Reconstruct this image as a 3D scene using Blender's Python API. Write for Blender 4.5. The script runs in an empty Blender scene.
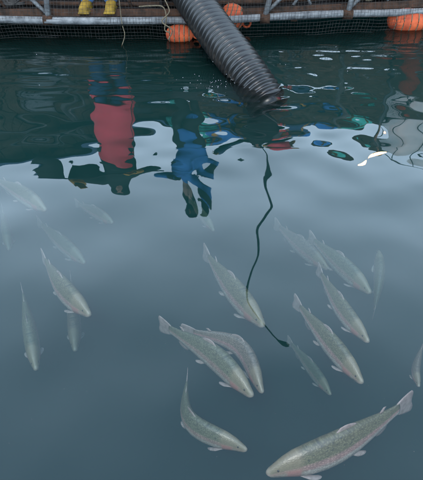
import bpy, bmesh, math, random
import numpy as np
from mathutils import Vector, Matrix
R = math.radians
random.seed(7); np.random.seed(7)
S = bpy.context.scene
COL = S.collection

# ------------------------------------------------------------------ camera
H, PITCH, F = 1.89, R(40), 550.0          # eye height over the water, tilt, focal length in photo pixels
cd = bpy.data.cameras.new('camera'); cam = bpy.data.objects.new('camera', cd); COL.objects.link(cam)
cam.location = (0, 0, H); cam.rotation_euler = (R(90) - PITCH, 0, 0)
cd.sensor_fit = 'AUTO'; cd.sensor_width = 36; cd.lens = 36 * F / 480
cd.clip_start = 0.05; cd.clip_end = 6000
S.camera = cam

# ------------------------------------------------------------------ sky, sun, exposure
SUN_EL, SUN_AZ = 62, 205                  # degrees; veiled sun, high behind the photographer
w = bpy.data.worlds.new('World'); S.world = w; w.use_nodes = True
nt = w.node_tree; nd = nt.nodes; nd.clear(); L = nt.links.new
out = nd.new('ShaderNodeOutputWorld'); bg = nd.new('ShaderNodeBackground')
sky = nd.new('ShaderNodeTexSky'); sky.sky_type = 'NISHITA'; sky.sun_disc = False
sky.sun_elevation = R(SUN_EL); sky.sun_rotation = R(SUN_AZ)
sky.air_density = 1.0; sky.dust_density = 1.0; sky.ozone_density = 2.0
tc = nd.new('ShaderNodeTexCoord'); mp = nd.new('ShaderNodeMapping')
mp.inputs['Scale'].default_value = (1.0, 1.0, 2.2)
no = nd.new('ShaderNodeTexNoise'); no.inputs['Scale'].default_value = 2.0; no.inputs['Detail'].default_value = 5
cr = nd.new('ShaderNodeValToRGB'); cr.color_ramp.elements[0].position = .40; cr.color_ramp.elements[1].position = .72
cr.color_ramp.elements[0].color = (.0, .0, .0, 1); cr.color_ramp.elements[1].color = (.06, .06, .06, 1)
sx = nd.new('ShaderNodeSeparateXYZ'); vr = nd.new('ShaderNodeMapRange'); vr.interpolation_type = 'SMOOTHSTEP'   # the cloud veil thins out overhead
vr.inputs['From Min'].default_value = .40; vr.inputs['From Max'].default_value = .90; vr.inputs['To Min'].default_value = .80; vr.inputs['To Max'].default_value = .15
ad_ = nd.new('ShaderNodeMath'); ad_.operation = 'ADD'; ad_.use_clamp = True
mx = nd.new('ShaderNodeMix'); mx.data_type = 'RGBA'
mx.inputs['B'].default_value = (9.6, 12.7, 16.0, 1)
L(tc.outputs['Generated'], mp.inputs['Vector']); L(mp.outputs['Vector'], no.inputs['Vector'])
L(no.outputs['Fac'], cr.inputs['Fac']); L(tc.outputs['Generated'], sx.inputs[0]); L(sx.outputs['Z'], vr.inputs['Value']); L(vr.outputs[0], ad_.inputs[0]); L(cr.outputs['Color'], ad_.inputs[1]); L(ad_.outputs[0], mx.inputs['Factor'])
L(sky.outputs['Color'], mx.inputs['A']); L(mx.outputs['Result'], bg.inputs['Color'])
bg.inputs['Strength'].default_value = 0.12
L(bg.outputs['Background'], out.inputs['Surface'])

sd = bpy.data.lights.new('sun', 'SUN'); sun = bpy.data.objects.new('sun', sd); COL.objects.link(sun)
sd.energy = 0.6; sd.angle = R(14); sd.color = (1, .95, .88)
el, az = R(SUN_EL), R(SUN_AZ)
sun.rotation_euler = Vector((math.sin(az) * math.cos(el), math.cos(az) * math.cos(el), math.sin(el))).to_track_quat('Z', 'Y').to_euler()
vs = S.view_settings; vs.view_transform = 'Standard'; vs.look = 'None'; vs.gamma = 1; vs.use_curve_mapping = False
vs.exposure = 2.25
S.cycles.max_bounces = 6; S.cycles.volume_bounces = 0; S.cycles.transparent_max_bounces = 24
S.cycles.sample_clamp_indirect = 8.0; S.cycles.use_denoising = True

# ------------------------------------------------------------------ helpers
def ray(px, py):
    f = Vector((0, math.cos(PITCH), -math.sin(PITCH))); u = Vector((0, math.sin(PITCH), math.cos(PITCH)))
    return f + Vector(((px - 211.5) / F, 0, 0)) + u * ((240 - py) / F)
def at(px, py, z):
    d = ray(px, py); return Vector((0, 0, H)) + d * ((z - H) / d.z)
def mirrored(px, py, Y):                    # the real point whose mirror image in calm water is seen at that pixel
    d = ray(px, py); p = Vector((0, 0, H)) + d * (Y / d.y); return Vector((p.x, p.y, -p.z))

def link(o, parent=None):
    COL.objects.link(o)
    if parent is not None: o.parent = parent
    return o
def tag(o, label=None, cat=None, group=None, kind=None):
    for k, v in (('label', label), ('category', cat), ('group', group), ('kind', kind)):
        if v: o[k] = v
    return o
def empty(name, loc=(0, 0, 0), rz=0):
    o = bpy.data.objects.new(name, None); o.location = loc; o.rotation_euler = (0, 0, rz); o.empty_display_size = .1
    COL.objects.link(o); return o
def finish(name, bm, mat, parent=None, smooth=True, bevel=0, loc=None):
    me = bpy.data.meshes.new(name); bmesh.ops.recalc_face_normals(bm, faces=bm.faces); bm.to_mesh(me); bm.free()
    if smooth: me.polygons.foreach_set('use_smooth', [True] * len(me.polygons))
    me.materials.append(mat)
    o = bpy.data.objects.new(name, me)
    if loc is not None: o.location = loc
    if bevel:
        m = o.modifiers.new('bevel', 'BEVEL'); m.width = bevel; m.segments = 2; m.limit_method = 'ANGLE'
    return link(o, parent)
def box(bm, x0, x1, y0, y1, z0, z1, M=None):
    v = [bm.verts.new(Vector((x, y, z)) if M is None else M @ Vector((x, y, z))) for z in (z0, z1) for y in (y0, y1) for x in (x0, x1)]
    for f in ((0, 1, 3, 2), (4, 5, 7, 6), (0, 1, 5, 4), (2, 3, 7, 6), (0, 2, 6, 4), (1, 3, 7, 5)):
        bm.faces.new([v[i] for i in f])
def frame(t, hint=Vector((0, 0, 1))):
    t = t.normalized()
    if abs(t.dot(hint)) > .98: hint = Vector((0, 1, 0))
    s = t.cross(hint).normalized(); return s, s.cross(t).normalized()
def tube(bm, pts, rad, n=10, caps=True, hint=Vector((0, 0, 1)), rnd=False):
    """rad: a number, a list of numbers or a list of (side, up) radii"""
    pts = [Vector(p) for p in pts]
    if not isinstance(rad, (list, tuple)): rad = [rad] * len(pts)
    rad = [(r, r) if not isinstance(r, (list, tuple)) else r for r in rad]
    if rnd:                                  # rounded ends
        t0 = (pts[0] - pts[1]).normalized(); t1 = (pts[-1] - pts[-2]).normalized()
        a, b = rad[0], rad[-1]
        pa = [(pts[0] + t0 * min(a) * k, (a[0] * q, a[1] * q)) for k, q in ((.95, .3), (.7, .71), (.35, .93))]
        pb = [(pts[-1] + t1 * min(b) * k, (b[0] * q, b[1] * q)) for k, q in ((.35, .93), (.7, .71), (.95, .3))]
        pts = [p for p, _ in pa] + pts + [p for p, _ in pb]; rad = [r for _, r in pa] + list(rad) + [r for _, r in pb]
    rings = []
    for i, p in enumerate(pts):
        t = pts[min(i + 1, len(pts) - 1)] - pts[max(i - 1, 0)]
        s, u = frame(t, hint)
        rings.append([bm.verts.new(p + s * (math.cos(2 * math.pi * k / n) * rad[i][0]) + u * (math.sin(2 * math.pi * k / n) * rad[i][1])) for k in range(n)])
    for a, b in zip(rings, rings[1:]):
        for k in range(n): bm.faces.new((a[k], a[(k + 1) % n], b[(k + 1) % n], b[k]))
    if caps: bm.faces.new(rings[0][::-1]); bm.faces.new(rings[-1])
def ball(bm, c, r, n=16, m=10, M=None):
    r = Vector((r, r, r)) if not hasattr(r, '__len__') else Vector(r); c = Vector(c)
    mat = Matrix.Translation(c) @ (M.to_4x4() if M else Matrix()) @ Matrix.Diagonal((*r, 1))
    bmesh.ops.create_uvsphere(bm, u_segments=n, v_segments=m, radius=1, matrix=mat)
def spline(pts, n):
    pts = [Vector(p) for p in pts]; P = [2 * pts[0] - pts[1]] + pts + [2 * pts[-1] - pts[-2]]; o = []
    for i in range(len(pts) - 1):
        for k in range(n):
            t = k / n; a, b, c, d = P[i:i + 4]
            o.append(.5 * ((2 * b) + (c - a) * t + (2 * a - 5 * b + 4 * c - d) * t * t + (3 * b - a - 3 * c + d) * t ** 3))
    return o + [pts[-1]]
def bm_(): return bmesh.new()

# ------------------------------------------------------------------ materials
def mat(name, col, rough=.6, metal=0, var=.25, scale=8, bump=.0, col2=None, spec=.5, detail=6, coords='Object'):
    m = bpy.data.materials.new(name); m.use_nodes = True; t = m.node_tree; N = t.nodes; K = t.links.new
    b = N['Principled BSDF']; b.inputs['Roughness'].default_value = rough; b.inputs['Metallic'].default_value = metal
    b.inputs['Specular IOR Level'].default_value = spec
    tc = N.new('ShaderNodeTexCoord'); n = N.new('ShaderNodeTexNoise'); n.inputs['Scale'].default_value = scale; n.inputs['Detail'].default_value = detail
    K(tc.outputs[coords], n.inputs['Vector'])
    r = N.new('ShaderNodeValToRGB'); r.color_ramp.elements[0].position = .32; r.color_ramp.elements[1].position = .68
    c2 = col2 or tuple(min(1, c * (1 + var)) for c in col); c1 = col if col2 else tuple(c * (1 - var) for c in col)
    r.color_ramp.elements[0].color = (*c1, 1); r.color_ramp.elements[1].color = (*c2, 1)
    K(n.outputs['Fac'], r.inputs['Fac']); K(r.outputs['Color'], b.inputs['Base Color'])
    if bump:
        bp = N.new('ShaderNodeBump'); bp.inputs['Strength'].default_value = bump; bp.inputs['Distance'].default_value = .02
        K(n.outputs['Fac'], bp.inputs['Height']); K(bp.outputs['Normal'], b.inputs['Normal'])
    return m
M = {}
M['galv'] = mat('galvanised_steel', (.034, .036, .037), .65, .0, scale=16, bump=.5, spec=.3, col2=(.095, .097, .096))
M['rust'] = mat('rusty_steel', (.010, .007, .005), .9, .0, scale=14, bump=.6, spec=.08, col2=(.035, .018, .011))
M['deck'] = mat('weathered_plank', (.004, .0037, .0034), .9, scale=9, bump=.5, spec=.08, col2=(.011, .009, .008))
M['board'] = mat('dark_stained_board', (.040, .028, .019), .85, scale=5, bump=.4, spec=.2, col2=(.085, .058, .040))
M['roof'] = mat('roofing_felt', (.02, .021, .024), .8, scale=12, bump=.3)
M['bluepaint'] = mat('blue_paint', (.03, .09, .19), .5, scale=14)
M['hull'] = mat('hull_paint', (.02, .022, .025), .7, scale=4, bump=.2)
M['rubber'] = mat('black_hose_plastic', (.004, .0042, .0044), .30, scale=7, bump=.12, spec=.28, col2=(.011, .0105, .0095))
M['orange'] = mat('orange_float_plastic', (.11, .016, .006), .75, scale=9, bump=.5, spec=.15, col2=(.27, .05, .015))
M['orangedark'] = mat('faded_orange_plastic', (.16, .016, .006), .75, scale=7, bump=.4, spec=.15, col2=(.24, .034, .012))
M['rope'] = mat('old_rope', (.04, .033, .022), .9, scale=60, bump=.5, spec=.1, col2=(.085, .07, .045))
M['netblack'] = mat('black_twine', (.02, .022, .022), .9, scale=30)
M['net'] = mat('grey_brown_twine', (.014, .013, .012), .9, scale=20, spec=.1, col2=(.032, .030, .027))
M['red'] = mat('red_oilskin', (.84, .03, .06), .5, scale=6, bump=.9, col2=(.92, .06, .10))
M['blue'] = mat('blue_workwear', (.03, .19, .55), .75, scale=9, bump=.2, col2=(.06, .28, .66))
M['navy'] = mat('navy_trousers', (.014, .05, .13), .8, scale=9, bump=.2, col2=(.03, .09, .19))
M['dark'] = mat('dark_green_cloth', (.008, .016, .016), .85, scale=9, bump=.2, col2=(.016, .03, .028))
M['yellow'] = mat('yellow_rubber', (.065, .04, .008), .7, scale=12, bump=.4, spec=.12, col2=(.19, .115, .014))
M['ochre'] = mat('ochre_glove', (.46, .22, .015), .6, scale=12, col2=(.62, .33, .03))
M['teal'] = mat('teal_fabric', (.04, .45, .36), .6, scale=9, bump=.2, col2=(.08, .6, .5))
M['skin'] = mat('skin', (.42, .24, .17), .5, scale=10, var=.1)
M['eye'] = mat('eye_dark', (.02, .015, .012), .2)
M['white'] = mat('white_plastic', (.62, .63, .60), .5, scale=4, var=.1, bump=.1)
M['pale'] = mat('pale_tank_plastic', (.74, .77, .75), .5, scale=3, var=.15, bump=.1)
M['glass'] = mat('window_glass', (.06, .07, .075), .08, scale=2)
M['steel'] = mat('dark_steel', (.05, .055, .06), .5, .6, scale=10)
M['foam'] = mat('foam_white', (.75, .78, .8), .5, scale=30)

def water_material():
    m = bpy.data.materials.new('pen_water'); m.use_nodes = True; t = m.node_tree; N = t.nodes; K = t.links.new; N.clear()
    o = N.new('ShaderNodeOutputMaterial'); fr = N.new('ShaderNodeFresnel'); fr.inputs['IOR'].default_value = 1.45
    tr = N.new('ShaderNodeBsdfTransparent'); gl = N.new('ShaderNodeBsdfGlossy'); gl.inputs['Roughness'].default_value = .012
    mixs = N.new('ShaderNodeMixShader')
    K(fr.outputs['Fac'], mixs.inputs[0]); K(tr.outputs[0], mixs.inputs[1]); K(gl.outputs[0], mixs.inputs[2]); K(mixs.outputs[0], o.inputs['Surface'])
    ab = N.new('ShaderNodeVolumeAbsorption'); ab.inputs['Color'].default_value = WATER_ABS; ab.inputs['Density'].default_value = WATER_ABS_D
    sc = N.new('ShaderNodeVolumeScatter'); sc.inputs['Color'].default_value = WATER_SC; sc.inputs['Density'].default_value = WATER_SC_D
    sc.inputs['Anisotropy'].default_value = 0.0
    ad = N.new('ShaderNodeAddShader'); K(ab.outputs[0], ad.inputs[0]); K(sc.outputs[0], ad.inputs[1]); K(ad.outputs[0], o.inputs['Volume'])
    return m
WATER_ABS, WATER_ABS_D = (.36, .57, .56, 1), 1.9
WATER_SC, WATER_SC_D = (.22, .78, .74, 1), .15
M['water'] = water_material()

# ------------------------------------------------------------------ the water: one closed body with a rippled top, out to the horizon
def steps(lo, hi, s):
    return list(np.arange(lo, hi + s * .5, s))
def grow(a, s, lim, q=1.35):
    o = []
    while a < lim: s *= q; a += s; o.append(a)
    return o
xs = steps(-3.0, 3.0, .022); ys = steps(.9, 3.2, .03) + steps(3.21, 5.6, .010)
xs = [-v for v in grow(3.0, .022, 1800)][::-1] + xs + grow(3.0, .022, 1800)
ys = [.9 - v for v in grow(0, .03, 1800)][::-1] + ys + [5.6 + v for v in grow(0, .013, 1800)]
xs, ys = np.array(xs), np.array(ys)
X, Y = np.meshgrid(xs, ys)
HOSE_IN = Vector((.31, 4.22, 0))
def sm(a, b, v): t = np.clip((v - a) / (b - a), 0, 1); return t * t * (3 - 2 * t)
def waves(X, Y):
    rng = np.random.RandomState(11); Z = np.zeros_like(X)
    mask = np.exp(-np.maximum(0, np.abs(X) - 3.2) / 1.2) * np.exp(-np.maximum(0, np.abs(Y - 3.2) - 2.6) / 1.2)
    far = sm(3.5, 4.7, Y); mid = sm(2.5, 3.3, Y)
    gust = .42 + .95 * sm(-.2, .9, np.sin(Y * 6.3 + .9 * np.sin(X * 1.1) + 1.0) * .6 + np.sin(X * 1.7 + Y * 2.1) * .5)   # cat's paws
    for lam, slope, cnt, kind in ((1.5, .014, 5, 0), (.75, .022, 7, 0), (.42, .017, 8, 0), (.33, .032, 9, 2), (.19, .017, 9, 2), (.15, .0035, 8, 0), (.20, .024, 8, 1), (.115, .046, 11, 1), (.075, .050, 12, 1)):
        for _ in range(cnt):
            l = lam * rng.uniform(.75, 1.3); an = rng.normal(math.pi / 2, .17 if kind == 1 else .75); k = 2 * math.pi / l
            ph = rng.uniform(0, 6.28); wob = .35 * np.sin(X * rng.uniform(.7, 1.6) + Y * rng.uniform(.5, 1.2) + rng.uniform(0, 6))
            a = slope / k / math.sqrt(cnt) * 1.41
            patch = .65 + .35 * np.sin(X * rng.uniform(1, 3) + rng.uniform(0, 6)) * np.sin(Y * rng.uniform(1, 3) + rng.uniform(0, 6))
            Z += a * np.sin(k * (X * math.cos(an) + Y * math.sin(an)) + ph + wob * 2) * (patch * (far * gust if kind == 1 else mid if kind == 2 else 1))
    d = np.hypot(X - HOSE_IN.x - .1, Y - HOSE_IN.y + .02)
    Z += .0035 * np.sin(d * 2 * math.pi / .17 + 1.2 * np.sin(3 * np.arctan2(Y - HOSE_IN.y, X - HOSE_IN.x))) * np.exp(-np.maximum(d - .15, 0) / .22) * sm(.1, .3, d)
    return Z * mask
Zw = waves(X, Y)
ny, nx = X.shape
V = np.stack([X, Y, Zw], -1).reshape(-1, 3)
i = np.arange(nx * ny).reshape(ny, nx)
Q = np.stack([i[:-1, :-1], i[:-1, 1:], i[1:, 1:], i[1:, :-1]], -1).reshape(-1, 4)
ring = list(i[0, :]) + list(i[1:, -1]) + list(i[-1, -2::-1]) + list(i[-2:0:-1, 0])
base = len(V); DEPTH = -14
V = np.vstack([V, np.array([[V[r][0], V[r][1], DEPTH] for r in ring])])
nr = len(ring)
faces = [tuple(map(int, q)) for q in Q]
for k in range(nr):
    a, b = ring[k], ring[(k + 1) % nr]; faces.append((int(b), int(a), base + k, base + (k + 1) % nr))
faces.append(tuple(base + k for k in range(nr))[::-1])
me = bpy.data.meshes.new('water'); me.from_pydata(V.tolist(), [], faces); me.update()
me.polygons.foreach_set('use_smooth', [True] * len(Q) + [False] * (nr + 1)); me.materials.append(M['water'])
water = link(bpy.data.objects.new('water', me)); tag(water, 'calm blue green water of the fish pen mirroring the sky', 'water', kind='structure')

# ------------------------------------------------------------------ walkway at the edge of the pen
def front(x):                                 # front line of the pen's edge: bends away on the right
    return 5.25 + (.15 * (x - .25) if x > .25 else 0)
DECK = .20
def build_walkway():
    root = empty('floating_walkway', (0, 5.8, DECK)); inv = Matrix.Translation(-Vector(root.location))
    tag(root, 'dark timber walkway floating along the far edge of the pen', 'walkway')
    pw = .145
    for sec in (0, 1):
        for r in range(8):
            bm = bm_(); y0 = .16 + r * (pw + .012); z = DECK + random.uniform(-.004, .004)
            xa, xb = ((-6, .25) if sec == 0 else (.256, 6))
            vs_ = []
            for zz in (z - .04, z):
                for dy in (y0, y0 + pw):
                    for x in (xa, xb): vs_.append(bm.verts.new(inv @ Vector((x, front(x) + dy, zz))))
            for f in ((0, 1, 3, 2), (4, 5, 7, 6), (0, 1, 5, 4), (2, 3, 7, 6), (0, 2, 6, 4), (1, 3, 7, 5)): bm.faces.new([vs_[q] for q in f])
            finish('deck_plank', bm, M['deck'], root, smooth=False, bevel=.006)
    for dy, nm in ((.10, 'edge_channel'), (1.50, 'edge_channel')):
        bm = bm_(); pts = [inv @ Vector((x, front(x) + dy, DECK - .02)) for x in (-6, -3, 0, .25, 2, 4, 6)]
        tube(bm, pts, [(.04, .055)] * len(pts), 4); finish(nm, bm, M['rust'], root, smooth=False)
    for x in np.arange(-5.6, 6, .8):          # cross beams under the deck
        bm = bm_(); box(bm, x - .03, x + .03, front(x) + .13, front(x) + 1.46, DECK - .12, DECK - .05, inv)
        finish('cross_beam', bm, M['rust'], root, smooth=False)
    return root
build_walkway()

def build_railing():
    root = empty('pen_railing', (0, 5.25, 0)); inv = Matrix.Translation(-Vector(root.location))
    tag(root, 'galvanised tube railing with leaning posts and rusty clamps along the pen edge', 'railing')
    xs_ = [-6, -4, -2.5, -1.2, 0, .25, 1, 2, 3.5, 6]
    P = [Vector((x, front(x) + .02 * math.sin(x * 1.7), .165 + .008 * math.sin(x * 2.3))) for x in xs_]
    pts = spline(P, 6)
    bm = bm_(); tube(bm, [inv @ p for p in pts], .034, 12); finish('lower_rail', bm, M['galv'], root)
    LEAN = .10
    bm = bm_(); tube(bm, [inv @ (p + Vector((0, .42, 1.0))) for p in pts], .026, 10); finish('top_rail', bm, M['galv'], root)
    for x, lx in ((-4.6, .06), (-3.1, .06), (-1.52, -.01), (.50, .12), (1.30, .10), (2.7, .1), (4.2, .1)):
        b = Vector((x, front(x), .18)); t = Vector((x + lx * 2.2, front(x) + .42, 1.16))
        bm = bm_(); tube(bm, [inv @ b, inv @ t], .026, 10); finish('post', bm, M['galv'], root)
        bm = bm_(); s = -1 if x < 0 else 1
        tube(bm, [inv @ (b + Vector((s * .0, .03, .02))), inv @ Vector((x + s * .55, front(x) + .30, .62))], .018, 8); finish('brace', bm, M['galv'], root)
        bm = bm_(); tube(bm, [inv @ (b + Vector((-.045, 0, -.015))), inv @ (b + Vector((.045, 0, -.015)))], .044, 12); finish('clamp', bm, M['rust'], root)
    for x0, x1, h0 in ((-2.75, -2.2, .8), (-1.95, -2.35, .7), (-.75, -1.1, .8), (.95, .55, .7), (.78, 1.2, .6), (1.72, 1.42, .7), (2.1, 2.5, .7)):   # diagonal struts down to the deck edge
        bm = bm_(); tube(bm, [inv @ Vector((x0, front(x0) + .14, DECK + .03)), inv @ Vector((x1, front(x1) + .34, DECK + h0))], .014, 8); finish('strut', bm, M['galv' if x0 > 0 else 'rust'], root)
    bm = bm_(); tube(bm, [inv @ Vector((x, front(x) + .26 + .03 * math.sin(x * 2), DECK + .035)) for x in np.arange(-4, 4.1, .4)], .022, 8); finish('deck_pipe', bm, M['rust'], root)
    return root
build_railing()
def net_pile(x, y, w_, h_, label):
    rng = random.Random(int(x * 100)); bm = bm_()
    for k in range(26):
        a0 = rng.uniform(0, 6.28); pts = []
        for q in range(9):
            a0 += rng.uniform(.3, 1.1); rr = rng.uniform(.3, 1)
            pts.append((w_ * rr * math.cos(a0), .16 * rr * math.sin(a0), .012 + h_ * (1 - rr * .8) * rng.uniform(.2, 1)))
        tube(bm, spline(pts, 4), rng.uniform(.006, .012), 5)
    o = finish('net_pile', bm, M['net'] if x < 0 else M['rope'], loc=(x, y, DECK)); tag(o, label, 'net')
net_pile(1.45, 5.80, .34, .12, 'tangled heap of tan rope netting on the deck behind the right rail')
net_pile(-1.95, 5.62, .30, .12, 'tangled heap of dark netting on the deck left of the person in red')

# the net drawn up from the water over the rail
def build_net():
    bm = bm_(); P = .031
    def pt(x, s):                              # s: metres up from the rail, negative below
        sag = .02 * math.sin(x * 3.1) + .012 * math.sin(x * 9.7 + 1)
        if s >= 0: return Vector((x, front(x) - .05 + s * .38 + sag * .4, .18 + s * .92))
        return Vector((x, front(x) - .05 + .9 * max(0, -s - .15) + sag, .18 + s))
    for x in np.arange(-4.2, 4.2, P):
        j = random.uniform(-.006, .006)
        pts = [pt(x + j + .012 * math.sin(s * 4 + x * 5), s) for s in np.arange(-.55, 1.0, .12)]
        tube(bm, pts, .0013, 3, caps=False)
    for s in np.arange(-.55, .98, P):
        pts = [pt(x, s + .010 * math.sin(x * 6.3 + s)) for x in np.arange(-4.2, 4.2, .2)]
        tube(bm, pts, .0013, 3, caps=False)
    o = finish('pen_net', bm, M['net']); tag(o, 'grey brown mesh net drawn from the water over the railing', 'net')
build_net()

# ropes at the edge
def rope(name, pts, r, label, m=None):
    bm = bm_(); tube(bm, spline(pts, 8), r, 6); o = finish(name, bm, M[m or 'rope']); tag(o, label, 'rope', 'ropes at the pen edge')
rope('hanging_rope', [(-.83, 5.17, 1.2), (-.825, 5.15, .6), (-.82, 5.13, .2), (-.80, 5.1, .08), (-.84, 5.08, -.03)], .004, 'thin pale rope hanging straight down over the left rail into the water')
rope('coiled_rope', [(-.66, 5.2, .30), (-.55, 5.17, .315), (-.44, 5.16, .31), (-.41, 5.14, .22), (-.43, 5.12, .12), (-.38, 5.1, .1)], .006, 'short tan rope bent over the rail beside the hose')
rope('lashing_rope', [(-.42, 5.2, .36), (-.38, 5.12, .28), (-.45, 5.1, .2), (-.36, 5.08, .13), (-.40, 5.08, .04)], .006, 'tan rope lashed in loops by the float left of the hose')
rope('slack_rope', [(.45, 5.5, .45), (1.0, 5.5, .37), (1.6, 5.58, .30), (2.3, 5.6, .33)], .006, 'slack pale line running along the deck behind the right rail')

# ------------------------------------------------------------------ orange floats
def float_buoy(c, rx, rz_, label, tilt=0, m='orange'):
    root = empty('orange_float', (c[0], c[1], 0)); tag(root, label, 'float', 'orange floats under the rail')
    o = Vector((c[0], c[1], 0)); Mx = Matrix.Rotation(tilt, 3, 'Y')
    bm = bm_(); n = 14
    prof = [(-1, .001), (-.96, .3), (-.86, .58), (-.68, .82), (-.4, .96), (-.1, 1.0), (.2, .99), (.48, .92), (.72, .76), (.88, .52), (.97, .25), (1, .001)]
    cc = Vector(c) - o
    rings = []
    for a, q in prof:
        rings.append([bm.verts.new(cc + Mx @ Vector((a * rx, math.cos(2 * math.pi * k / 20) * q * rz_, math.sin(2 * math.pi * k / 20) * q * rz_))) for k in range(20)])
    for a, b in zip(rings, rings[1:]):
        for k in range(20): bm.faces.new((a[k], a[(k + 1) % 20], b[(k + 1) % 20], b[k]))
    bm.faces.new(rings[0]); bm.faces.new(rings[-1])
    finish('shell', bm, M[m], root)
    for a in (-.7, -.35, .0, .35, .7):
        bm = bm_(); pts = [cc + Mx @ Vector((a * rx, math.cos(t) * rz_ * (1 - .42 * abs(a) ** 2.6), math.sin(t) * rz_ * (1 - .42 * abs(a) ** 2.6))) for t in np.linspace(0, 2 * math.pi, 21)]
        tube(bm, pts, .005, 6, caps=False); finish('rope_band', bm, M['rope'], root)
    bm = bm_(); pts = [cc + Mx @ Vector((rx + .03 + .035 * math.cos(t), 0, .035 * math.sin(t))) for t in np.linspace(0, 2 * math.pi, 13)]
    tube(bm, pts, .012, 6, caps=False); finish('lug', bm, M[m], root)
float_buoy((-.30, 5.20, .05), .13, .085, 'small orange float sitting low in the water left of the black hose')
float_buoy((.20, 5.39, .145), .12, .12, 'round orange float wedged behind the rail right of the black hose', .4)
float_buoy((1.93, 5.54, .06), .20, .12, 'large orange float at the right end of the rail', .05)
float_buoy((1.97, 5.80, .29), .22, .09, 'faded orange float lying on the deck behind the large float', -.05, 'orangedark')

# ------------------------------------------------------------------ the corrugated hose
def build_hose():
    ctrl = [(-1.9, 8.2, 1.05), (-1.0, 6.9, 1.0), (-.50, 5.85, .70), (-.18, 5.2, .385), (.05, 4.77, .20), (.25, 4.43, .06), (.43, 4.16, -.11), (.47, 4.10, -.165)]
    P = spline(ctrl, 24)
    d = [0]
    for a, b in zip(P, P[1:]): d.append(d[-1] + (b - a).length)
    tot = d[-1]; pitch = .050; npr = 8; cnt = int(tot / pitch * npr)
    def pos(s):
        j = min(max(np.searchsorted(d, s) - 1, 0), len(P) - 2); t = (s - d[j]) / (d[j + 1] - d[j]); return P[j].lerp(P[j + 1], t)
    pts, rad = [], []
    for k in range(cnt):
        s = k * pitch / npr; pts.append(pos(s)); ph = (k % npr) / npr
        rad.append(.146 + .022 * max(0, math.sin(ph * 2 * math.pi)) ** .7 - .006 * max(0, -math.sin(ph * 2 * math.pi)))
    bm = bm_(); tube(bm, pts, rad, 30, caps=False)
    o = finish('corrugated_hose', bm, M['rubber'])
    o.modifiers.new('wall', 'SOLIDIFY').thickness = .008
    tag(o, 'thick black ribbed hose running from the walkway down into the water', 'hose')
build_hose()

# spray beside the hose
bm = bm_()
for k in range(45):
    a = random.gauss(0, .17); b = random.gauss(0, .07)
    z = abs(random.gauss(0, .03)) + .006; r = random.uniform(.0007, .0018)
    c = Vector((.03 + a, 4.17 + b, z)); bmesh.ops.create_icosphere(bm, subdivisions=1, radius=r, matrix=Matrix.Translation(c))
for k in range(12):
    c = Vector((random.uniform(-2, 2.2), random.uniform(3.9, 5.0), .006)); bmesh.ops.create_icosphere(bm, subdivisions=1, radius=random.uniform(.001, .002), matrix=Matrix.Translation(c))
o = finish('spray', bm, M['foam']); tag(o, 'white droplets of spray on the water beside the hose', 'spray', kind='stuff')

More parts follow.
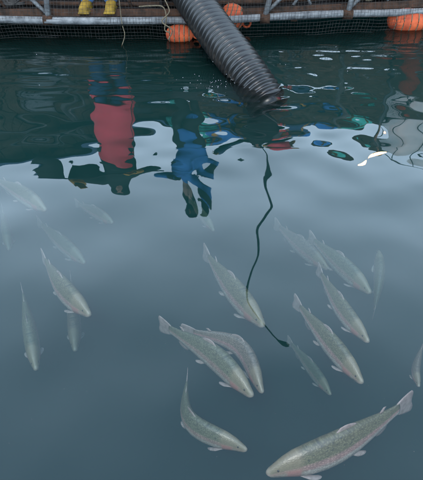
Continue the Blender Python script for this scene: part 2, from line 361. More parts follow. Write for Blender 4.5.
# ------------------------------------------------------------------ trout
def fish_material(name, pale, green, pink):
    m = bpy.data.materials.new(name); m.use_nodes = True; t = m.node_tree; N = t.nodes; K = t.links.new
    b = N['Principled BSDF']; b.inputs['Roughness'].default_value = .4
    uv = N.new('ShaderNodeUVMap'); uv.uv_map = 'UVMap'; sp = N.new('ShaderNodeSeparateXYZ'); K(uv.outputs[0], sp.inputs[0])
    nz = N.new('ShaderNodeTexNoise'); nz.inputs['Scale'].default_value = 14; K(uv.outputs[0], nz.inputs['Vector'])
    ad = N.new('ShaderNodeMath'); ad.operation = 'MULTIPLY_ADD'; K(nz.outputs['Fac'], ad.inputs[0]); ad.inputs[1].default_value = .16; 
    sub = N.new('ShaderNodeMath'); sub.operation = 'SUBTRACT'; K(sp.outputs['Y'], sub.inputs[0]); sub.inputs[1].default_value = .08; K(sub.outputs[0], ad.inputs[2])
    r = N.new('ShaderNodeValToRGB'); e = r.color_ramp.elements
    e[0].position = .12; e[0].color = (*pale, 1); e[1].position = .95; e[1].color = (*[c * .62 for c in green], 1)
    for p, c in ((.38, pale), (.47, pink), (.56, pink), (.66, green)): q = e.new(p); q.color = (*c, 1)
    K(ad.outputs[0], r.inputs['Fac'])
    # dark spots on the back, scales
    mpn = N.new('ShaderNodeMapping'); mpn.inputs['Scale'].default_value = (38, 13, 1); K(uv.outputs[0], mpn.inputs['Vector'])
    vo = N.new('ShaderNodeTexVoronoi'); vo.inputs['Scale'].default_value = 1.0; K(mpn.outputs[0], vo.inputs['Vector'])
    ls = N.new('ShaderNodeMath'); ls.operation = 'LESS_THAN'; K(vo.outputs['Distance'], ls.inputs[0]); ls.inputs[1].default_value = .27
    gt = N.new('ShaderNodeMapRange'); gt.inputs['From Min'].default_value = .5; gt.inputs['From Max'].default_value = .7; K(sp.outputs['Y'], gt.inputs['Value'])
    ml = N.new('ShaderNodeMath'); ml.operation = 'MULTIPLY'; K(ls.outputs[0], ml.inputs[0]); K(gt.outputs[0], ml.inputs[1])
    m2 = N.new('ShaderNodeMath'); m2.operation = 'MULTIPLY'; K(ml.outputs[0], m2.inputs[0]); m2.inputs[1].default_value = .5
    mxn = N.new('ShaderNodeMix'); mxn.data_type = 'RGBA'; K(m2.outputs[0], mxn.inputs['Factor']); K(r.outputs['Color'], mxn.inputs['A']); mxn.inputs['B'].default_value = (.03, .035, .03, 1)
    mp2 = N.new('ShaderNodeMapping'); mp2.inputs['Scale'].default_value = (84, 30, 1); K(uv.outputs[0], mp2.inputs['Vector'])
    v2 = N.new('ShaderNodeTexVoronoi'); v2.inputs['Scale'].default_value = 1; K(mp2.outputs[0], v2.inputs['Vector'])
    bp = N.new('ShaderNodeBump'); bp.inputs['Strength'].default_value = .35; bp.inputs['Distance'].default_value = .002; K(v2.outputs['Distance'], bp.inputs['Height']); K(bp.outputs['Normal'], b.inputs['Normal'])
    sr = N.new('ShaderNodeMapRange'); sr.inputs['From Min'].default_value = .1; sr.inputs['From Max'].default_value = .6; sr.inputs['To Min'].default_value = 1.22; sr.inputs['To Max'].default_value = .64
    K(v2.outputs['Distance'], sr.inputs['Value'])
    m3 = N.new('ShaderNodeVectorMath'); m3.operation = 'SCALE'; K(mxn.outputs['Result'], m3.inputs[0]); K(sr.outputs[0], m3.inputs['Scale'])
    # head: yellower, smoother
    hd = N.new('ShaderNodeMapRange'); hd.inputs['From Min'].default_value = .17; hd.inputs['From Max'].default_value = .21; hd.inputs['To Min'].default_value = .5; hd.inputs['To Max'].default_value = 0; K(sp.outputs['X'], hd.inputs['Value'])
    m4 = N.new('ShaderNodeMix'); m4.data_type = 'RGBA'; K(hd.outputs[0], m4.inputs['Factor']); K(m3.outputs[0], m4.inputs['A']); m4.inputs['B'].default_value = (.23, .19, .125, 1)
    # rosy gill cover low on the cheek, pale lips
    def rng_(sock, a0, a1, b0, b1):
        q = N.new('ShaderNodeMapRange'); q.interpolation_type = 'SMOOTHSTEP'; K(sock, q.inputs['Value'])
        for k_, v_ in (('From Min', a0), ('From Max', a1), ('To Min', b0), ('To Max', b1)): q.inputs[k_].default_value = v_
        return q.outputs[0]
    def mul(a, c):
        q = N.new('ShaderNodeMath'); q.operation = 'MULTIPLY'; K(a, q.inputs[0]); K(c, q.inputs[1]); return q.outputs[0]
    gm = mul(mul(rng_(sp.outputs['X'], .085, .115, 0, .75), rng_(sp.outputs['X'], .165, .185, 1, 0)), rng_(sp.outputs['Y'], .45, .62, 1, 0))
    m5 = N.new('ShaderNodeMix'); m5.data_type = 'RGBA'; K(gm, m5.inputs['Factor']); K(m4.outputs['Result'], m5.inputs['A']); m5.inputs['B'].default_value = (.40, .17, .15, 1)
    m6 = N.new('ShaderNodeMix'); m6.data_type = 'RGBA'; K(rng_(sp.outputs['X'], .004, .03, .25, 0), m6.inputs['Factor']); K(m5.outputs['Result'], m6.inputs['A']); m6.inputs['B'].default_value = (.46, .42, .38, 1)
    K(m6.outputs['Result'], b.inputs['Base Color'])
    return m
FM = [fish_material('trout_skin_silver', (.52, .48, .43), (.155, .155, .09), (.40, .26, .23)),
      fish_material('trout_skin_rosy', (.46, .39, .36), (.21, .175, .135), (.41, .25, .235)),
      fish_material('trout_skin_green', (.43, .41, .36), (.15, .165, .105), (.33, .24, .20))]
M['jaw'] = mat('trout_jaw', (.09, .07, .055), .5)
M['fin'] = mat('trout_fin', (.30, .245, .225), .5, scale=45, col2=(.50, .42, .40))
def translucent(m, f):                       # thin webbed fins let some of the water behind show
    t = m.node_tree; N = t.nodes; tr = N.new('ShaderNodeBsdfTransparent'); mi_ = N.new('ShaderNodeMixShader'); mi_.inputs[0].default_value = f
    t.links.new(N['Principled BSDF'].outputs[0], mi_.inputs[1]); t.links.new(tr.outputs[0], mi_.inputs[2]); t.links.new(mi_.outputs[0], N['Material Output'].inputs['Surface'])
translucent(M['fin'], .48)
def rd(a): return 1 - .30 * abs(2 * a - 1) ** 2.5   # rounds a fin's outer corners
PROF = [(0, .005, .005), (.005, .013, .012), (.020, .025, .020), (.055, .039, .028), (.10, .055, .038), (.16, .072, .049), (.24, .086, .055), (.33, .094, .057),
        (.43, .093, .055), (.53, .084, .048), (.62, .069, .039), (.71, .053, .029), (.78, .041, .020), (.83, .036, .014), (.87, .037, .009)]
def trout(nose, mid, tail, zn, zt, label, roll=0, mi=0, fat=1.0, zm=None, simple=False):
    zm = (zn + zt) / 2 if zm is None else zm
    zn, zm, zt = (z if z > -.3 else -.3 + (z + .3) * .75 for z in (zn, zm, zt))
    A, B, C = at(*nose, zn), at(*mid, zm), at(*tail, zt)
    sp_ = spline([A, B, C], 30); dist = [0]
    for a, b in zip(sp_, sp_[1:]): dist.append(dist[-1] + (b - a).length)
    Lg = dist[-1]; root = empty('trout', (B.x, B.y, B.z)); tag(root, label, 'fish', 'trout swimming in the pen')
    def P(t):
        s = t * Lg; j = int(min(max(np.searchsorted(dist, s) - 1, 0), len(sp_) - 2)); q = (s - dist[j]) / (dist[j + 1] - dist[j])
        return sp_[j].lerp(sp_[j + 1], q) - B
    def fr(t):
        T = (P(min(t + .03, 1)) - P(max(t - .03, 0))).normalized(); Sd = T.cross(Vector((0, 0, 1))).normalized(); U = Sd.cross(T)
        c, s = math.cos(roll), math.sin(roll); return T, Sd * c - U * s, U * c + Sd * s
    def loc(t, u, s):
        T, Sd, U = fr(t); return P(t) + U * (u * Lg) + Sd * (s * Lg)
    bm = bm_(); uvl = bm.loops.layers.uv.new('UVMap'); n = 20; rings = []; vt = {}
    prof = []
    for (a, b) in zip(PROF, PROF[1:]):
        for k in range(2): prof.append(tuple(a[q] + (b[q] - a[q]) * k / 2 for q in range(3)))
    prof.append(PROF[-1])
    for t, hh, ww in prof:
        ring = []
        for k in range(n):
            an = 2 * math.pi * k / n; c, s = math.cos(an), math.sin(an)
            up = s * hh * (1.02 if s > 0 else .98) * fat; sd_ = math.copysign(abs(c) ** .85, c) * ww * (1 - .12 * s) * fat
            off = -.012 * math.exp(-((t - .02) / .06) ** 2)
            v = bm.verts.new(loc(t, up + off, sd_)); vt[v] = (t, .5 + .5 * s); ring.append(v)
        rings.append(ring)
    for a, b in zip(rings, rings[1:]):
        for k in range(n): bm.faces.new((a[k], a[(k + 1) % n], b[(k + 1) % n], b[k]))
    bm.faces.new(rings[0]); bm.faces.new(rings[-1])
    for f in bm.faces:
        for l in f.loops: l[uvl].uv = vt[l.vert]
    finish('body', bm, FM[mi], root)
    def locf(t, u, s): return loc(t, u * fat, s * fat)
    def fin(name, f, nu=6, nv=4, th=.0035):    # f(a, b) -> (t, u, s); a along the base, b out to the tip
        bm = bm_(); g = []
        for side in (1, -1):
            rows = []
            for j in range(nv + 1):
                row = []
                for i2 in range(nu + 1):
                    a, b = i2 / nu, j / nv; p = locf(*f(a, b)); e = .003
                    da = locf(*f(min(a + e, 1), b)) - locf(*f(max(a - e, 0), b)); db = locf(*f(a, min(b + e, 1))) - locf(*f(a, max(b - e, 0)))
                    nrm = da.cross(db); nrm = nrm.normalized() if nrm.length > 1e-12 else Vector((0, 0, 1))
                    rayr = (.0012 if i2 % 2 else 0) * (1 - b)
                    row.append(bm.verts.new(p + nrm * side * Lg * (th * (1 - .8 * b) + rayr)))
                rows.append(row)
            g.append(rows)
            for j in range(nv):
                for i2 in range(nu): bm.faces.new((rows[j][i2], rows[j][i2 + 1], rows[j + 1][i2 + 1], rows[j + 1][i2]))
        A_, B_ = g
        edge = [(0, i2) for i2 in range(nu + 1)] + [(j, nu) for j in range(1, nv + 1)] + [(nv, i2) for i2 in range(nu - 1, -1, -1)] + [(j, 0) for j in range(nv - 1, 0, -1)]
        for k in range(len(edge)):
            (a, b), (c, d) = edge[k], edge[(k + 1) % len(edge)]; bm.faces.new((A_[a][b], A_[c][d], B_[c][d], B_[a][b]))
        return finish(name, bm, M['fin'], root)
    fin('tail_fin', lambda a, b: (.850 + .142 * b * (1 - .14 * math.sin(math.pi * a) ** 2) * (1 - .16 * abs(2 * a - 1) ** 4), (a - .5) * (.070 + .092 * b ** .8 - .018 * b ** 4), 0), 12, 6)
    fin('dorsal_fin', lambda a, b: (.40 + .12 * a + (.055 - .01 * a) * b * rd(a), .085 + (-.014) * a + b * rd(a) * (.042 - .024 * a), 0))
    fin('adipose_fin', lambda a, b: (.715 + .022 * a + .03 * b, .052 - .004 * a + b * .028, 0), 2, 3)
    fin('anal_fin', lambda a, b: (.66 + .085 * a + .05 * b * rd(a), -.058 + .015 * a - b * rd(a) * (.056 - .03 * a), 0))
    for s in (-1, 1):
        fin('pectoral_fin', lambda a, b: (.165 + .03 * a + (.075 + .035 * a) * b * rd(a), -.048 - .012 * a - .018 * b, s * (.036 + (.042 - .030 * a * a) * b * rd(a))), 7, 5)
        fin('pelvic_fin', lambda a, b: (.48 + .03 * a + (.062 + .03 * a) * b * rd(a), -.076 - .020 * b, s * (.016 + (.031 - .020 * a * a) * b * rd(a))), 7, 5)
        bm = bm_(); ball(bm, locf(.058, .010, s * .0228), .0068 * Lg, 10, 6); finish('eye', bm, M['eye'], root)
        bm = bm_()                              # edge of the jaw and of the gill cover
        tube(bm, [locf(t, u, s * q) for t, u, q in ((.003, -.010, .005), (.02, -.014, .017), (.045, -.018, .025), (.07, -.022, .030))], .0024 * Lg, 6); finish('jaw_line', bm, M['jaw'], root)
        bm = bm_(); tube(bm, [locf(.165 + .018 * math.cos(q), .060 * math.sin(q), s * (.0485 - .016 * math.sin(q) ** 2 - .004)) for q in np.linspace(-1.15, 1.0, 9)], .003 * Lg, 6); finish('gill_cover_edge', bm, M['fin'], root)
    return root
D2 = R(14)
FISH = [  # nose, middle, tail (photo pixels), depth at nose and tail, label, roll, skin
 ((266, 472), (338, 446), (415, 398), -.13, -.12, 'largest trout, pale tail and speckled flank, alone below all the others', -.22, 0),
 ((419, 386), (416, 368), (424, 340), -.25, -.30, 'trout with rosy belly cut off at the edge beside the largest trout', 0, 1),
 ((247, 449), (190, 420), (187, 371), -.18, -.28, 'slim trout curved like a hook, tail curling up, alone beneath the overlapping pair', .1, 2),
 ((253, 395), (212, 355), (157, 322), -.17, -.24, 'straight greenish trout lying alongside a strongly arched one', .1, 2),
 ((263, 392), (238, 346), (179, 329), -.24, -.26, 'strongly arched rosy trout overlapping the straight greenish one', .1, 1),
 ((264, 325), (232, 288), (202, 249), -.24, -.34, 'pale trout crossed by the reflection of the long pole', .1, 0),
 ((363, 382), (330, 343), (292, 298), -.17, -.24, 'slender grey trout with bright back fin, between two parallel trout', .1, 0),
 ((369, 341), (342, 309), (316, 266), -.20, -.28, 'slender trout with pale snout swimming parallel behind the slender grey one', .1, 0),
 ((371, 292), (342, 266), (307, 235), -.34, -.44, 'pale green trout between the faint pinkish one and the upright one', .1, 2),
 ((329, 268), (304, 249), (273, 222), -.50, -.60, 'faint pinkish trout deep beside the pale green one', .1, 1),
 ((379, 250), (379, 280), (373, 318), -.52, -.56, 'faint trout pointing straight away with its tail towards the viewer', 0, 0),
 ((331, 394), (309, 365), (286, 338), -.52, -.60, 'dim deep trout just beyond the dark tip of the pole reflection', .1, 2),
 ((90, 314), (64, 289), (41, 254), -.20, -.30, 'pale trout crossing above the brownish one', .1, 0),
 ((36, 369), (30, 332), (22, 286), -.34, -.40, 'greenish trout pointing down with rosy tail, left of the crossing pair', 0, 2),
 ((75, 350), (74, 322), (71, 274), -.55, -.62, 'brownish deep trout half hidden beneath the pale crossing one', 0, 1),
 ((46, 209), (22, 194), (-8, 178), -.38, -.45, 'faint pale trout beneath the mirrored roof edge', .1, 0),
 ((85, 262), (62, 243), (36, 220), -.66, -.75, 'very faint trout between the pale crossing one and the roof reflection', .1, 0),
 ((113, 222), (96, 213), (74, 202), -.62, -.72, 'very faint trout below the reflection of the red jacket', .1, 1),
 ((9, 249), (6, 228), (2, 205), -.75, -.80, 'very faint upright trout near the blue roof edge reflection', 0, 0),
 ((214, 230), (203, 216), (188, 198), -.62, -.70, 'very faint trout beside the reflection of the blue overalls', .1, 2),
]
for k, a in enumerate(FISH): trout(*a, fat=(1.12, 1.0, 1.0, 1.12, 1.0, 1.12, 1.04, .95, 1.1, 1.12, 1.0, 1.02)[k % 12])

# ------------------------------------------------------------------ people
def blob(name, fill, m, parent, voxel=.016, smooth=6):
    bm = bm_(); fill(bm); me_ = bpy.data.meshes.new(name); bmesh.ops.recalc_face_normals(bm, faces=bm.faces); bm.to_mesh(me_); bm.free()
    o = bpy.data.objects.new(name, me_); COL.objects.link(o)
    rm = o.modifiers.new('remesh', 'REMESH'); rm.mode = 'VOXEL'; rm.voxel_size = voxel
    s_ = o.modifiers.new('smooth', 'SMOOTH'); s_.factor = .5; s_.iterations = smooth
    dg = bpy.context.evaluated_depsgraph_get(); nm_ = bpy.data.meshes.new_from_object(o.evaluated_get(dg)); o.modifiers.clear(); o.data = nm_
    nm_.name = name; nm_.polygons.foreach_set('use_smooth', [True] * len(nm_.polygons)); nm_.materials.clear(); nm_.materials.append(m)
    o.parent = parent; return o
def glove(parent, wrist, hand_dir, palm_n, m, curl=.9):
    d = hand_dir.normalized(); n = (palm_n - d * palm_n.dot(d)).normalized(); s = d.cross(n)
    def fill(bm):
        tube(bm, [wrist - d * .07, wrist, wrist + d * .03], [(.036, .034), (.034, .03), (.036, .026)], 12, hint=n, rnd=True)
        tube(bm, [wrist + d * .01, wrist + d * .05, wrist + d * .10], [(.034, .022), (.044, .022), (.044, .019)], 12, hint=n, rnd=True)
        for k, ln in enumerate((.070, .080, .075, .058)):
            b = wrist + d * .095 + s * (-.033 + .022 * k); pts = [b]; dirv = d.copy()
            for sg in (.42, .33, .25):
                dirv = (dirv * math.cos(curl * .75) + n * math.sin(curl * .75)).normalized() if sg != .42 else (d * math.cos(curl * .4) + n * math.sin(curl * .4)).normalized()
                pts.append(pts[-1] + dirv * ln * sg * 1.15)
            tube(bm, pts, [.0115, .011, .010, .009], 8, rnd=True)
        b = wrist + d * .03 - s * .034; tube(bm, [b, b - s * .025 + d * .025 + n * .012, b - s * .030 + d * .055 + n * .03], [.014, .0125, .010], 8, rnd=True)
    return blob('glove', fill, m, parent, .0055, 3)
def person(loc, rz, sc, arms, cols, label, hood=True, bib=False, slim=1.0):
    """arms: two (elbow, wrist) in body space, the figure facing -y, first arm on its -x side"""
    root = empty('person', loc, rz); root.scale = (sc * slim, sc, sc)
    tag(root, label, 'person', 'workers on the walkway')
    sh = [Vector((-.185, .0, 1.45)), Vector((.185, .0, 1.45))]; A_ = [(Vector(e), Vector(h_)) for e, h_ in arms]
    def torso(bm, g=0, low=.90):
        tube(bm, [(0, .0, low), (0, .0, 1.0), (0, .0, 1.12), (0, -.005, 1.27), (0, .0, 1.40), (0, .01, 1.475)],
             [(.165 + g, .115 + g), (.165 + g, .115 + g), (.152 + g, .105 + g), (.175 + g, .118 + g), (.175 + g, .11 + g), (.08 + g, .07 + g)], 18, hint=Vector((0, 1, 0)), rnd=True)
    def arm(bm, k, g=0, upto=1.0):
        e, h_ = A_[k]; p = sh[k]; q = e.lerp(h_, upto)
        tube(bm, [p - Vector((math.copysign(.06, p.x), 0, .02)), p, p.lerp(e, .5), e, e.lerp(q, .5), q], [.062 + g, .060 + g, .052 + g, .045 + g, .042 + g, .032 + g], 12, rnd=True)
    def leg(bm, s, g=0, upto=.08):
        x = .095 * s
        tube(bm, [(x * .95, 0, .93), (x, 0, .75), (x, -.01, .50), (x * 1.05, .012, .33), (x * 1.1, .02, upto)], [.088 + g, .08 + g, .056 + g, .056 + g, .042 + g * 1.2], 12, rnd=True)
    def head(bm):
        tube(bm, [(0, .012, 1.44), (0, 0, 1.54), (0, -.005, 1.60)], [.058, .054, .06], 12, rnd=True)
        ball(bm, (0, .008, 1.70), (.078, .098, .112), 20, 14); ball(bm, (0, -.035, 1.645), (.055, .058, .062), 14, 10)
        tube(bm, [(0, -.092, 1.705), (0, -.112, 1.668), (0, -.088, 1.655)], [.009, .015, .012], 8, rnd=True)
        ball(bm, (0, -.088, 1.618), (.024, .010, .009), 10, 6)
        for s in (-1, 1):
            ball(bm, (s * .081, .012, 1.69), (.010, .022, .032), 10, 8); ball(bm, (s * .032, -.084, 1.728), (.022, .010, .008), 10, 6)
    def body(bm):
        torso(bm); head(bm)
        for k in (0, 1): arm(bm, k); leg(bm, (-1, 1)[k]); 
        for s in (-1, 1): tube(bm, [(s * .105, .05, .05), (s * .11, -.04, .045), (s * .115, -.13, .035)], [(.036, .036), (.042, .036), (.038, .026)], 10, rnd=True)
    blob('body', body, M['skin'], root, .012, 4)
    for s in (-1, 1):
        bm = bm_(); ball(bm, (s * .031, -.083, 1.705), .0125, 10, 8); finish('eye', bm, M['eye'], root)
    def jacket(bm):
        torso(bm, .022, .80)
        for k in (0, 1): arm(bm, k, .032, .90)
        tube(bm, [(0, .012, 1.47), (0, .008, 1.53)], [.085, .078], 14, rnd=True)
        for z, a in ((1.0, .5), (1.2, -.4), (1.32, .3)):      # folds
            tube(bm, [(-.18, -.09, z), (0, -.13, z + .04 * a), (.18, -.09, z - .03 * a)], .022, 8, rnd=True)
    blob('jacket', jacket, cols['jacket'], root, .014, 4)
    def trousers(bm):
        tube(bm, [(0, 0, .86), (0, 0, 1.0)], [(.178, .13), (.172, .124)], 16, hint=Vector((0, 1, 0)), rnd=True)
        for s in (-1, 1): leg(bm, s, .026, .10)
    blob('trousers', trousers, cols['trousers'], root, .014, 4)
    for s in (-1, 1):
        def boot(bm):
            tube(bm, [(s * .105, .018, .12), (s * .106, .02, .06)], [.048, .050], 14, rnd=True)
            tube(bm, [(s * .106, .05, .052), (s * .11, -.05, .050), (s * .116, -.16, .042)], [(.044, .040), (.048, .040), (.044, .030)], 14, rnd=True)
            box(bm, s * .11 - .05, s * .11 + .05, -.19, .08, .004, .02)
        blob('boot', boot, cols['boots'], root, .010, 3)
    for k in (0, 1):
        e, h_ = A_[k]; glove(root, h_, h_ - e, Vector((0, -.3, -1)) if abs((h_ - e).normalized().z) < .8 else Vector((0, -1, 0)), cols['gloves'])
        bm = bm_(); q = e.lerp(h_, .93); d_ = (h_ - e).normalized(); tube(bm, [q - d_ * .07, q + d_ * .03], [.074, .066], 14); finish('cuff', bm, cols['cuff'], root, bevel=.01)
    if hood:
        def hd(bm):
            ball(bm, (0, .028, 1.715), (.128, .118, .142), 20, 14); tube(bm, [(0, .035, 1.68), (0, .045, 1.58), (0, .035, 1.47)], [(.12, .09), (.15, .10), (.19, .12)], 16, hint=Vector((0, 1, 0)), rnd=True)
        blob('hood', hd, cols['hat'], root, .012, 3)
    else:
        def cap(bm):
            ball(bm, (0, .012, 1.745), (.096, .112, .085), 20, 12); tube(bm, [(0, -.06, 1.755), (0, -.15, 1.742)], [(.085, .012), (.06, .010)], 14, rnd=True)
        blob('cap', cap, cols['hat'], root, .010, 3)
    if bib:
        def bb(bm):
            tube(bm, [(0, -.005, .46), (0, -.005, .75), (0, -.005, .95), (0, -.01, 1.14)], [(.20, .165), (.215, .168), (.20, .155), (.17, .148)], 18, hint=Vector((0, 1, 0)))
        blob('apron', bb, cols['apron'], root, .014, 4)
    return root
person((-1.07, 5.47, DECK), 0, 1.07, [((-.50, -.04, 1.30), (-.40, -.24, 1.36)), ((.40, -.05, 1.24), (.22, -.27, 1.22))],
       dict(jacket=M['dark'], trousers=M['navy'], boots=M['yellow'], gloves=M['ochre'], cuff=M['ochre'], hat=M['dark'], apron=M['red']),
       'person in long red apron, dark hooded jacket and yellow boots holding a dip net', bib=True)
person((-.27, 5.62, DECK + .235), .1, 1.0, [((-.42, -.05, 1.44), (-.20, -.26, 1.36)), ((.36, .0, 1.48), (.22, -.16, 1.60))],
       dict(jacket=M['blue'], trousers=M['dark'], boots=M['dark'], gloves=M['dark'], cuff=M['dark'], hat=M['dark']),
       'person in blue work jacket and dark cap with raised elbows, standing behind the hose', hood=False, slim=.86)
person((.60, 6.15, DECK), 0, 1.02, [((-.34, -.10, 1.40), (-.46, -.28, 1.44)), ((.36, -.10, 1.36), (.20, -.30, 1.42))],
       dict(jacket=M['dark'], trousers=M['dark'], boots=M['dark'], gloves=M['ochre'], cuff=M['bluepaint'], hat=M['dark']),
       'person in dark green clothes raising a long pole, at the back of the walkway')
def step_box():
    root = empty('wooden_step', (-.27, 5.62, DECK)); tag(root, 'dark wooden step box under the person in blue behind the hose', 'step')
    for k in range(3):
        bm = bm_(); box(bm, -.24, .24, -.25 + .17 * k, -.09 + .17 * k, .20, .235); finish('tread_board', bm, M['deck'], root, smooth=False, bevel=.004)
    for sx in (-.22, .19):
        bm = bm_(); box(bm, sx, sx + .03, -.24, .24, .006, .199); finish('side_board', bm, M['deck'], root, smooth=False, bevel=.004)
step_box()
def marker():
    root = empty('marker_buoy', (.90, 5.86, 1.72)); tag(root, 'small red and ochre marker buoy held by the person in dark green', 'buoy')
    bm = bm_(); ball(bm, (0, 0, 0), (.13, .11, .10), 18, 12); finish('shell', bm, M['red'], root)
    bm = bm_(); tube(bm, [(-.17, 0, .01), (.17, 0, -.01)], .035, 12, rnd=True); finish('core', bm, M['ochre'], root)
marker()

# the dip net held by the person in red
def dip_net():
    root = empty('dip_net', (-1.25, 5.2, 1.6)); o = Vector(root.location); tag(root, 'dip net with blue hoop, black mesh bag and long handle held by person in red', 'dip net')
    a, b = Vector((-1.66, 5.24, 1.56)), Vector((-.52, 5.20, 1.50))
    bm = bm_(); tube(bm, [a - o, b - o], .016, 8); finish('handle', bm, M['netblack'], root)
    hc = Vector((-1.84, 5.24, 1.55)); hr = (.19, .15)
    bm = bm_(); tube(bm, [hc - o + Vector((hr[0] * math.cos(t), hr[1] * math.sin(t) * .9, .06 * math.sin(t))) for t in np.linspace(0, 2 * math.pi, 33)], .012, 8, caps=False); finish('hoop', bm, M['bluepaint'], root)
    bm = bm_(); rings = []
    for j, (k, dz) in enumerate(((1, 0), (.98, -.06), (.9, -.14), (.72, -.22), (.4, -.27), (.05, -.29))):
        rings.append([bm.verts.new(hc - o + Vector((hr[0] * k * math.cos(t), hr[1] * k * math.sin(t) * .9, .06 * k * math.sin(t) + dz * (1 + .1 * math.sin(3 * t))))) for t in np.linspace(0, 2 * math.pi, 28, endpoint=False)])
    for r_, q in zip(rings, rings[1:]):
        for k in range(28): bm.faces.new((r_[k], r_[(k + 1) % 28], q[(k + 1) % 28], q[k]))
    m_ = finish('mesh_bag', bm, M['netblack'], root); m_.modifiers.new('wall', 'SOLIDIFY').thickness = .006
dip_net()
# long pole with paddle end
def long_pole():
    px = [(266, 154, 6.05), (265, 165, 6.05), (269, 186, 6.0), (263, 208, 5.98), (256, 235, 5.95), (248, 262, 5.9), (246, 287, 5.88), (258, 312, 5.85), (272, 328, 5.82)]
    P = [mirrored(x, y, Y) for x, y, Y in px]; tip = mirrored(287, 340, 5.8)
    P.insert(0, P[0] + Vector((0.0, .0, -.75)))
    root = empty('long_pole', P[1]); o = Vector(P[1]); tag(root, 'long thin wavering dark pole with paddle tip held up by person in dark green', 'pole')
    bm = bm_(); pts = spline([p - o for p in P], 6); tube(bm, pts, [.019 - .007 * k / len(pts) for k in range(len(pts))], 8); finish('shaft', bm, M['dark'], root)
    a, b = P[-1] - o, tip - o
    bm = bm_(); tube(bm, [a, a.lerp(b, .25), a.lerp(b, .55), a.lerp(b, .85), b], [(.016, .016), (.05, .045), (.08, .07), (.07, .06), (.014, .012)], 12); finish('paddle', bm, M['dark'], root)
long_pole()

# ------------------------------------------------------------------ life jackets on a line behind the deck
def life_jacket(x, y, z, wd, ln, m, trim, label, rz=0):
    root = empty('life_jacket', (x, y, z), rz); tag(root, label, 'life jacket', 'life jackets hung on the back rail')
    bm = bm_(); rings = []; n = 10
    prof = [(-.075, -ln), (-.072, -ln * .6), (-.065, -ln * .25), (-.045, .02), (0, .045), (.045, .02), (.065, -.25 * ln), (.07, -ln * .7)]
    for i2, (yy, zz) in enumerate(prof):
        q = 1 - .14 * math.exp(-((i2 - 4) / 1.3) ** 2)
        rings.append([bm.verts.new((wd * q * (k / n - .5), yy + .012 * math.sin(k * 1.9), zz + .008 * math.sin(k * 2.3 + i2))) for k in range(n + 1)])
    for a, b in zip(rings, rings[1:]):
        for k in range(n): bm.faces.new((a[k], a[k + 1], b[k + 1], b[k]))
    o = finish('vest', bm, m, root); s_ = o.modifiers.new('padding', 'SOLIDIFY'); s_.thickness = .045; s_.offset = 0
    for q in (-.32, .32):
        bm = bm_(); tube(bm, [Vector((wd * q, a, b)) + Vector((0, -.03 if i2 < 3 else .0, .03 if 2 < i2 < 6 else 0)) for i2, (a, b) in enumerate(prof[:5])], [(.02, .008)] * 5, 8); finish('strap', bm, trim, root)
RAILY, RAILZ = 6.62, 1.56
for x, y, z, wd, ln, m_, t_, lb in (
    (-.30, 6.0, 1.29, .44, .26, 'teal', 'ochre', 'teal life jacket with ochre straps beside the person in blue'),
    (.14, 6.0, 1.26, .34, .2, 'blue', 'ochre', 'blue life jacket with ochre straps next to the teal one'),
    (.80, 6.0, 1.30, .32, .24, 'red', 'ochre', 'red life jacket with ochre straps on the back rail'),
    (1.18, 6.02, 1.30, .34, .2, 'navy', 'ochre', 'navy life jacket with ochre straps between red and plain blue ones'),
    (.46, 6.0, 1.27, .30, .22, 'yellow', 'blue', 'yellow life jacket with blue straps between a blue and the red one'),
    (1.95, 6.06, 1.29, .34, .22, 'teal', 'yellow', 'teal life jacket with yellow straps next to the pale tank'),
    (1.56, 6.06, 1.29, .32, .2, 'blue', 'yellow', 'blue life jacket with yellow straps beside the lamp post')):
    life_jacket(x, 6.72 + (.15 * (x - .25) if x > .25 else 0), z + .55, wd * 1.2, ln * 1.4, M[m_], M[t_], lb)
root = empty('back_rail', (0, 6.78, DECK)); tag(root, 'thin steel back rail carrying the life jackets', 'rail'); o_ = Vector(root.location)
bm = bm_(); tube(bm, [Vector((x, front(x) + 1.53, 1.80)) - o_ for x in (-3.5, .25, 3.5)], .016, 8); finish('top_tube', bm, M['steel'], root)
for x in (-3.4, -1.8, -.5, 1.0, 2.4, 3.4):
    bm = bm_(); tube(bm, [Vector((x, front(x) + 1.53, DECK - .05)) - o_, Vector((x, front(x) + 1.53, 1.80)) - o_], .018, 8); finish('post', bm, M['steel'], root)

# ------------------------------------------------------------------ tank, tall fender, lamp on the right
def tank():
    p = mirrored(405, 128, 6.5); x0 = 1.95; root = empty('storage_tank', (2.72, 6.3, DECK)); o = Vector(root.location)
    tag(root, 'pale plastic tank in a dark bar cage on a dark stand', 'tank')
    bm = bm_(); box(bm, -.5, .5, -.4, .4, .02, .80); finish('stand', bm, M['board'], root, smooth=False, bevel=.01)
    bm = bm_(); box(bm, -.46, .46, -.38, .38, 0.84, 1.60); finish('bottle', bm, M['pale'], root, bevel=.09)
    bm = bm_(); tube(bm, [(0, 0, 1.61), (0, 0, 1.67)], .09, 20); finish('lid', bm, M['steel'], root, bevel=.01)
    for sx in np.linspace(-.49, .49, 4):
        bm = bm_(); tube(bm, [(sx, -.40, .82), (sx, -.40, 1.62)], .007, 8); finish('cage_bar', bm, M['steel'], root)
        bm = bm_(); tube(bm, [(sx, .40, .82), (sx, .40, 1.62)], .007, 8); finish('cage_bar', bm, M['steel'], root)
    for z in (.85, 1.62):
        bm = bm_(); tube(bm, [(-.51, -.42, z), (.51, -.42, z), (.51, .42, z), (-.51, .42, z), (-.51, -.42, z)], .008, 8); finish('cage_hoop', bm, M['steel'], root)
tank()
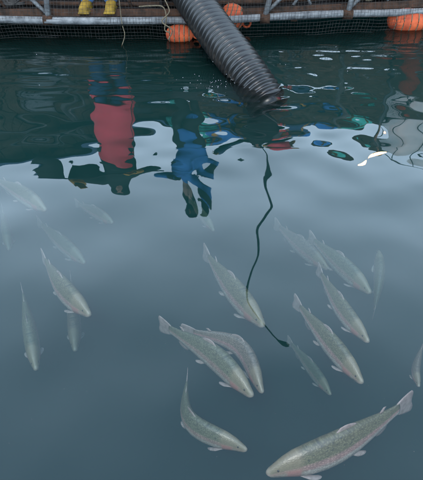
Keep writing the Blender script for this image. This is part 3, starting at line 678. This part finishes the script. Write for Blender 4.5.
def fender():
    root = empty('tall_fender', (2.19, 5.85, DECK)); tag(root, 'tall faded orange cylinder fender standing on the deck beside the large float', 'fender')
    bm = bm_(); tube(bm, [(0, 0, .07), (0, 0, .3), (.01, 0, .62)], [.085, .095, .085], 18, rnd=True); finish('shell', bm, M['orangedark'], root)
    bm = bm_(); tube(bm, [(.01 + .03 * math.cos(t), 0, .73 + .03 * math.sin(t)) for t in np.linspace(0, 6.28, 13)], .01, 6, caps=False); finish('eyelet', bm, M['rope'], root)
fender()
def lamp():
    p = mirrored(372, 154, 5.55); root = empty('work_lamp', (p.x + .02, p.y + .06, DECK)); o = Vector(root.location); tag(root, 'lit work lamp on a thin post beside the pale tank', 'lamp')
    h_ = p - o
    bm = bm_(); tube(bm, [(0, 0, 0), (0, 0, h_.z + .02)], .018, 8); finish('post', bm, M['steel'], root)
    bm = bm_(); tube(bm, [h_ + Vector((0, .05, .02)), h_ + Vector((0, .01, 0)), h_ + Vector((0, -.045, -.02))], [.03, .06, .075], 18, caps=False); finish('housing', bm, M['steel'], root).modifiers.new('wall', 'SOLIDIFY').thickness = .006
    e = bpy.data.materials.new('lamp_glow'); e.use_nodes = True; b = e.node_tree.nodes['Principled BSDF']; b.inputs['Emission Color'].default_value = (1, .48, .22, 1); b.inputs['Emission Strength'].default_value = 15
    bm = bm_(); ball(bm, h_ + Vector((0, -.02, -.01)), (.05, .05, .17), 16, 10, Matrix.Rotation(R(-48), 3, 'Y')); finish('bulb', bm, e, root)
lamp()

# ------------------------------------------------------------------ feed barge with dark timber shed behind the walkway
def barge():
    Y0 = 7.35
    root = empty('feed_barge', (0, Y0, 0)); tag(root, 'dark steel barge hull moored behind the walkway', 'barge')
    bm = bm_(); prof = [(-6, .5), (-5.6, -.6), (-.1, -.6), (.3, .5)]
    a = [bm.verts.new((x, 0, z)) for x, z in prof]; b = [bm.verts.new((x, 5, z)) for x, z in prof]
    bm.faces.new(a); bm.faces.new(b)
    for k in range(4): bm.faces.new((a[k], a[(k + 1) % 4], b[(k + 1) % 4], b[k]))
    finish('hull', bm, M['hull'], root, smooth=False, bevel=.02)
    bm = bm_(); tube(bm, [(-6, -.04, .42), (.3, -.04, .42)], .05, 8); finish('rubbing_strake', bm, M['netblack'], root)
    sh = empty('timber_shed', (0, 8.0, .5)); tag(sh, 'dark stained timber shed with sloping roof and blue trim on the barge', 'shed')
    def zr(x): return 2.14 + .33 * (-.7 - x)
    wd = .20; x = -3.8
    wins = [(-2.95, -2.35, 1.45, 2.15)]; doors = [(-1.75, -.95)]
    while x < -.75:
        segs = [(0.5, None)]
        top = zr(x + wd / 2) - .02
        parts = [(.5, top)]
        for wx0, wx1, wz0, wz1 in wins:
            if x + wd > wx0 and x < wx1: parts = [(.5, wz0), (wz1, top)]
        for dx0, dx1 in doors:
            if x + wd > dx0 and x < dx1: parts = [(2.0, top)]
        for z0, z1 in parts:
            if z1 - z0 < .05: continue
            bm = bm_(); dy = random.uniform(0, .012)
            box(bm, x + .006, x + wd - .006, dy, .03 + dy, z0 - .5, z1 - .5); finish('wall_board', bm, M['board'], sh, smooth=False)
        x += wd
    bm = bm_(); box(bm, -3.8, -.75, .05, .09, 0, 1.55); finish('back_panel', bm, M['board'], sh, smooth=False)
    for sx in (-3.84, -.70):
        bm = bm_(); box(bm, sx, sx + .04, .1, 3, 0, zr(sx) - .52); finish('side_wall', bm, M['board'], sh, smooth=False)
    for xa, xb, za, zb in ((-3.95, -.45, zr(-3.95), zr(-.45)),):
        bm = bm_(); v = [bm.verts.new((x_, y_, z_ - .5 + t_)) for t_ in (0, .10) for y_ in (-.35, 3.3) for x_, z_ in ((xa, za), (xb, zb))]
        for f in ((0, 1, 3, 2), (4, 5, 7, 6), (0, 1, 5, 4), (2, 3, 7, 6), (0, 2, 6, 4), (1, 3, 7, 5)): bm.faces.new([v[q] for q in f])
        rf = finish('roof', bm, M['roof'], sh, smooth=False, bevel=.01)
        bm = bm_(); v = [bm.verts.new((x_, y_, z_ - .5 + t_)) for t_ in (-.03, .09) for y_ in (-.385, -.353) for x_, z_ in ((xa, za), (xb, zb))]
        for f in ((0, 1, 3, 2), (4, 5, 7, 6), (0, 1, 5, 4), (2, 3, 7, 6), (0, 2, 6, 4), (1, 3, 7, 5)): bm.faces.new([v[q] for q in f])
        finish('fascia', bm, M['bluepaint'], rf, smooth=False)
    for wx0, wx1, wz0, wz1 in wins:
        bm = bm_(); 
        for b_ in ((wx0, wx0 + .05, wz0, wz1), (wx1 - .05, wx1, wz0, wz1), (wx0 + .05, wx1 - .05, wz0, wz0 + .05), (wx0 + .05, wx1 - .05, wz1 - .05, wz1)):
            box(bm, b_[0], b_[1], -.02, .045, b_[2] - .5, b_[3] - .5)
        wn = finish('window', bm, M['steel'], sh, smooth=False)
        bm = bm_(); box(bm, wx0 + .05, wx1 - .05, .015, .022, wz0 - .45, wz1 - .55); finish('pane', bm, M['glass'], wn, smooth=False)
    bm = bm_(); box(bm, -1.72, -.98, .01, .048, .02, 1.49); dr = finish('door', bm, M['hull'], sh, smooth=False, bevel=.008)
    bm = bm_(); tube(bm, [(-1.06, -.01, .8), (-1.06, -.01, .95)], .012, 8); finish('handle', bm, M['steel'], dr)
barge()

# ------------------------------------------------------------------ steep wooded hillside across the water
M['wood'] = mat('dark_conifer_slope', (.040, .028, .020), .95, scale=.09, spec=.05, bump=.0, col2=(.085, .060, .044))
def hillside():
    rng = np.random.RandomState(5); nu, nv = 260, 60; vs_, fs = [], []
    for j in range(nv + 1):
        for i2 in range(nu + 1):
            a = R(-75 + 150 * i2 / nu); q = j / nv
            dist = 260 + 190 * q; top = .525 + .02 * math.sin(a * 9 + 1) + .012 * math.sin(a * 23) + .008 * math.sin(a * 57 + 2)
            z = dist * top * (q ** .85) if j else -2.0
            z += (rng.uniform(-3.2, 3.2) if j > 1 else 0); dd = dist + (rng.uniform(-3, 3) if j else 0)
            vs_.append((math.sin(a) * dd, math.cos(a) * dd, z))
    for j in range(nv):
        for i2 in range(nu):
            k = j * (nu + 1) + i2; fs.append((k, k + 1, k + nu + 2, k + nu + 1))
    me_ = bpy.data.meshes.new('hillside'); me_.from_pydata(vs_, [], fs); me_.materials.append(M['wood'])
    tag(link(bpy.data.objects.new('hillside', me_)), 'steep dark wooded hillside across the water', 'hillside', kind='structure')
hillside()

# ------------------------------------------------------------------ specks drifting in and on the water
rg = random.Random(3); bm = bm_()
for k in range(260):
    z = -rg.uniform(.06, .45); c = at(rg.uniform(-20, 440), rg.uniform(170, 490), z)
    bmesh.ops.create_icosphere(bm, subdivisions=1, radius=rg.uniform(.0005, .0012), matrix=Matrix.Translation(c))
M['speck'] = mat('feed_speck', (.10, .09, .07), .8, scale=40, col2=(.26, .25, .22))
tag(finish('drifting_specks', bm, M['speck']), 'tiny pale feed specks drifting in the pen water', 'specks', kind='stuff')
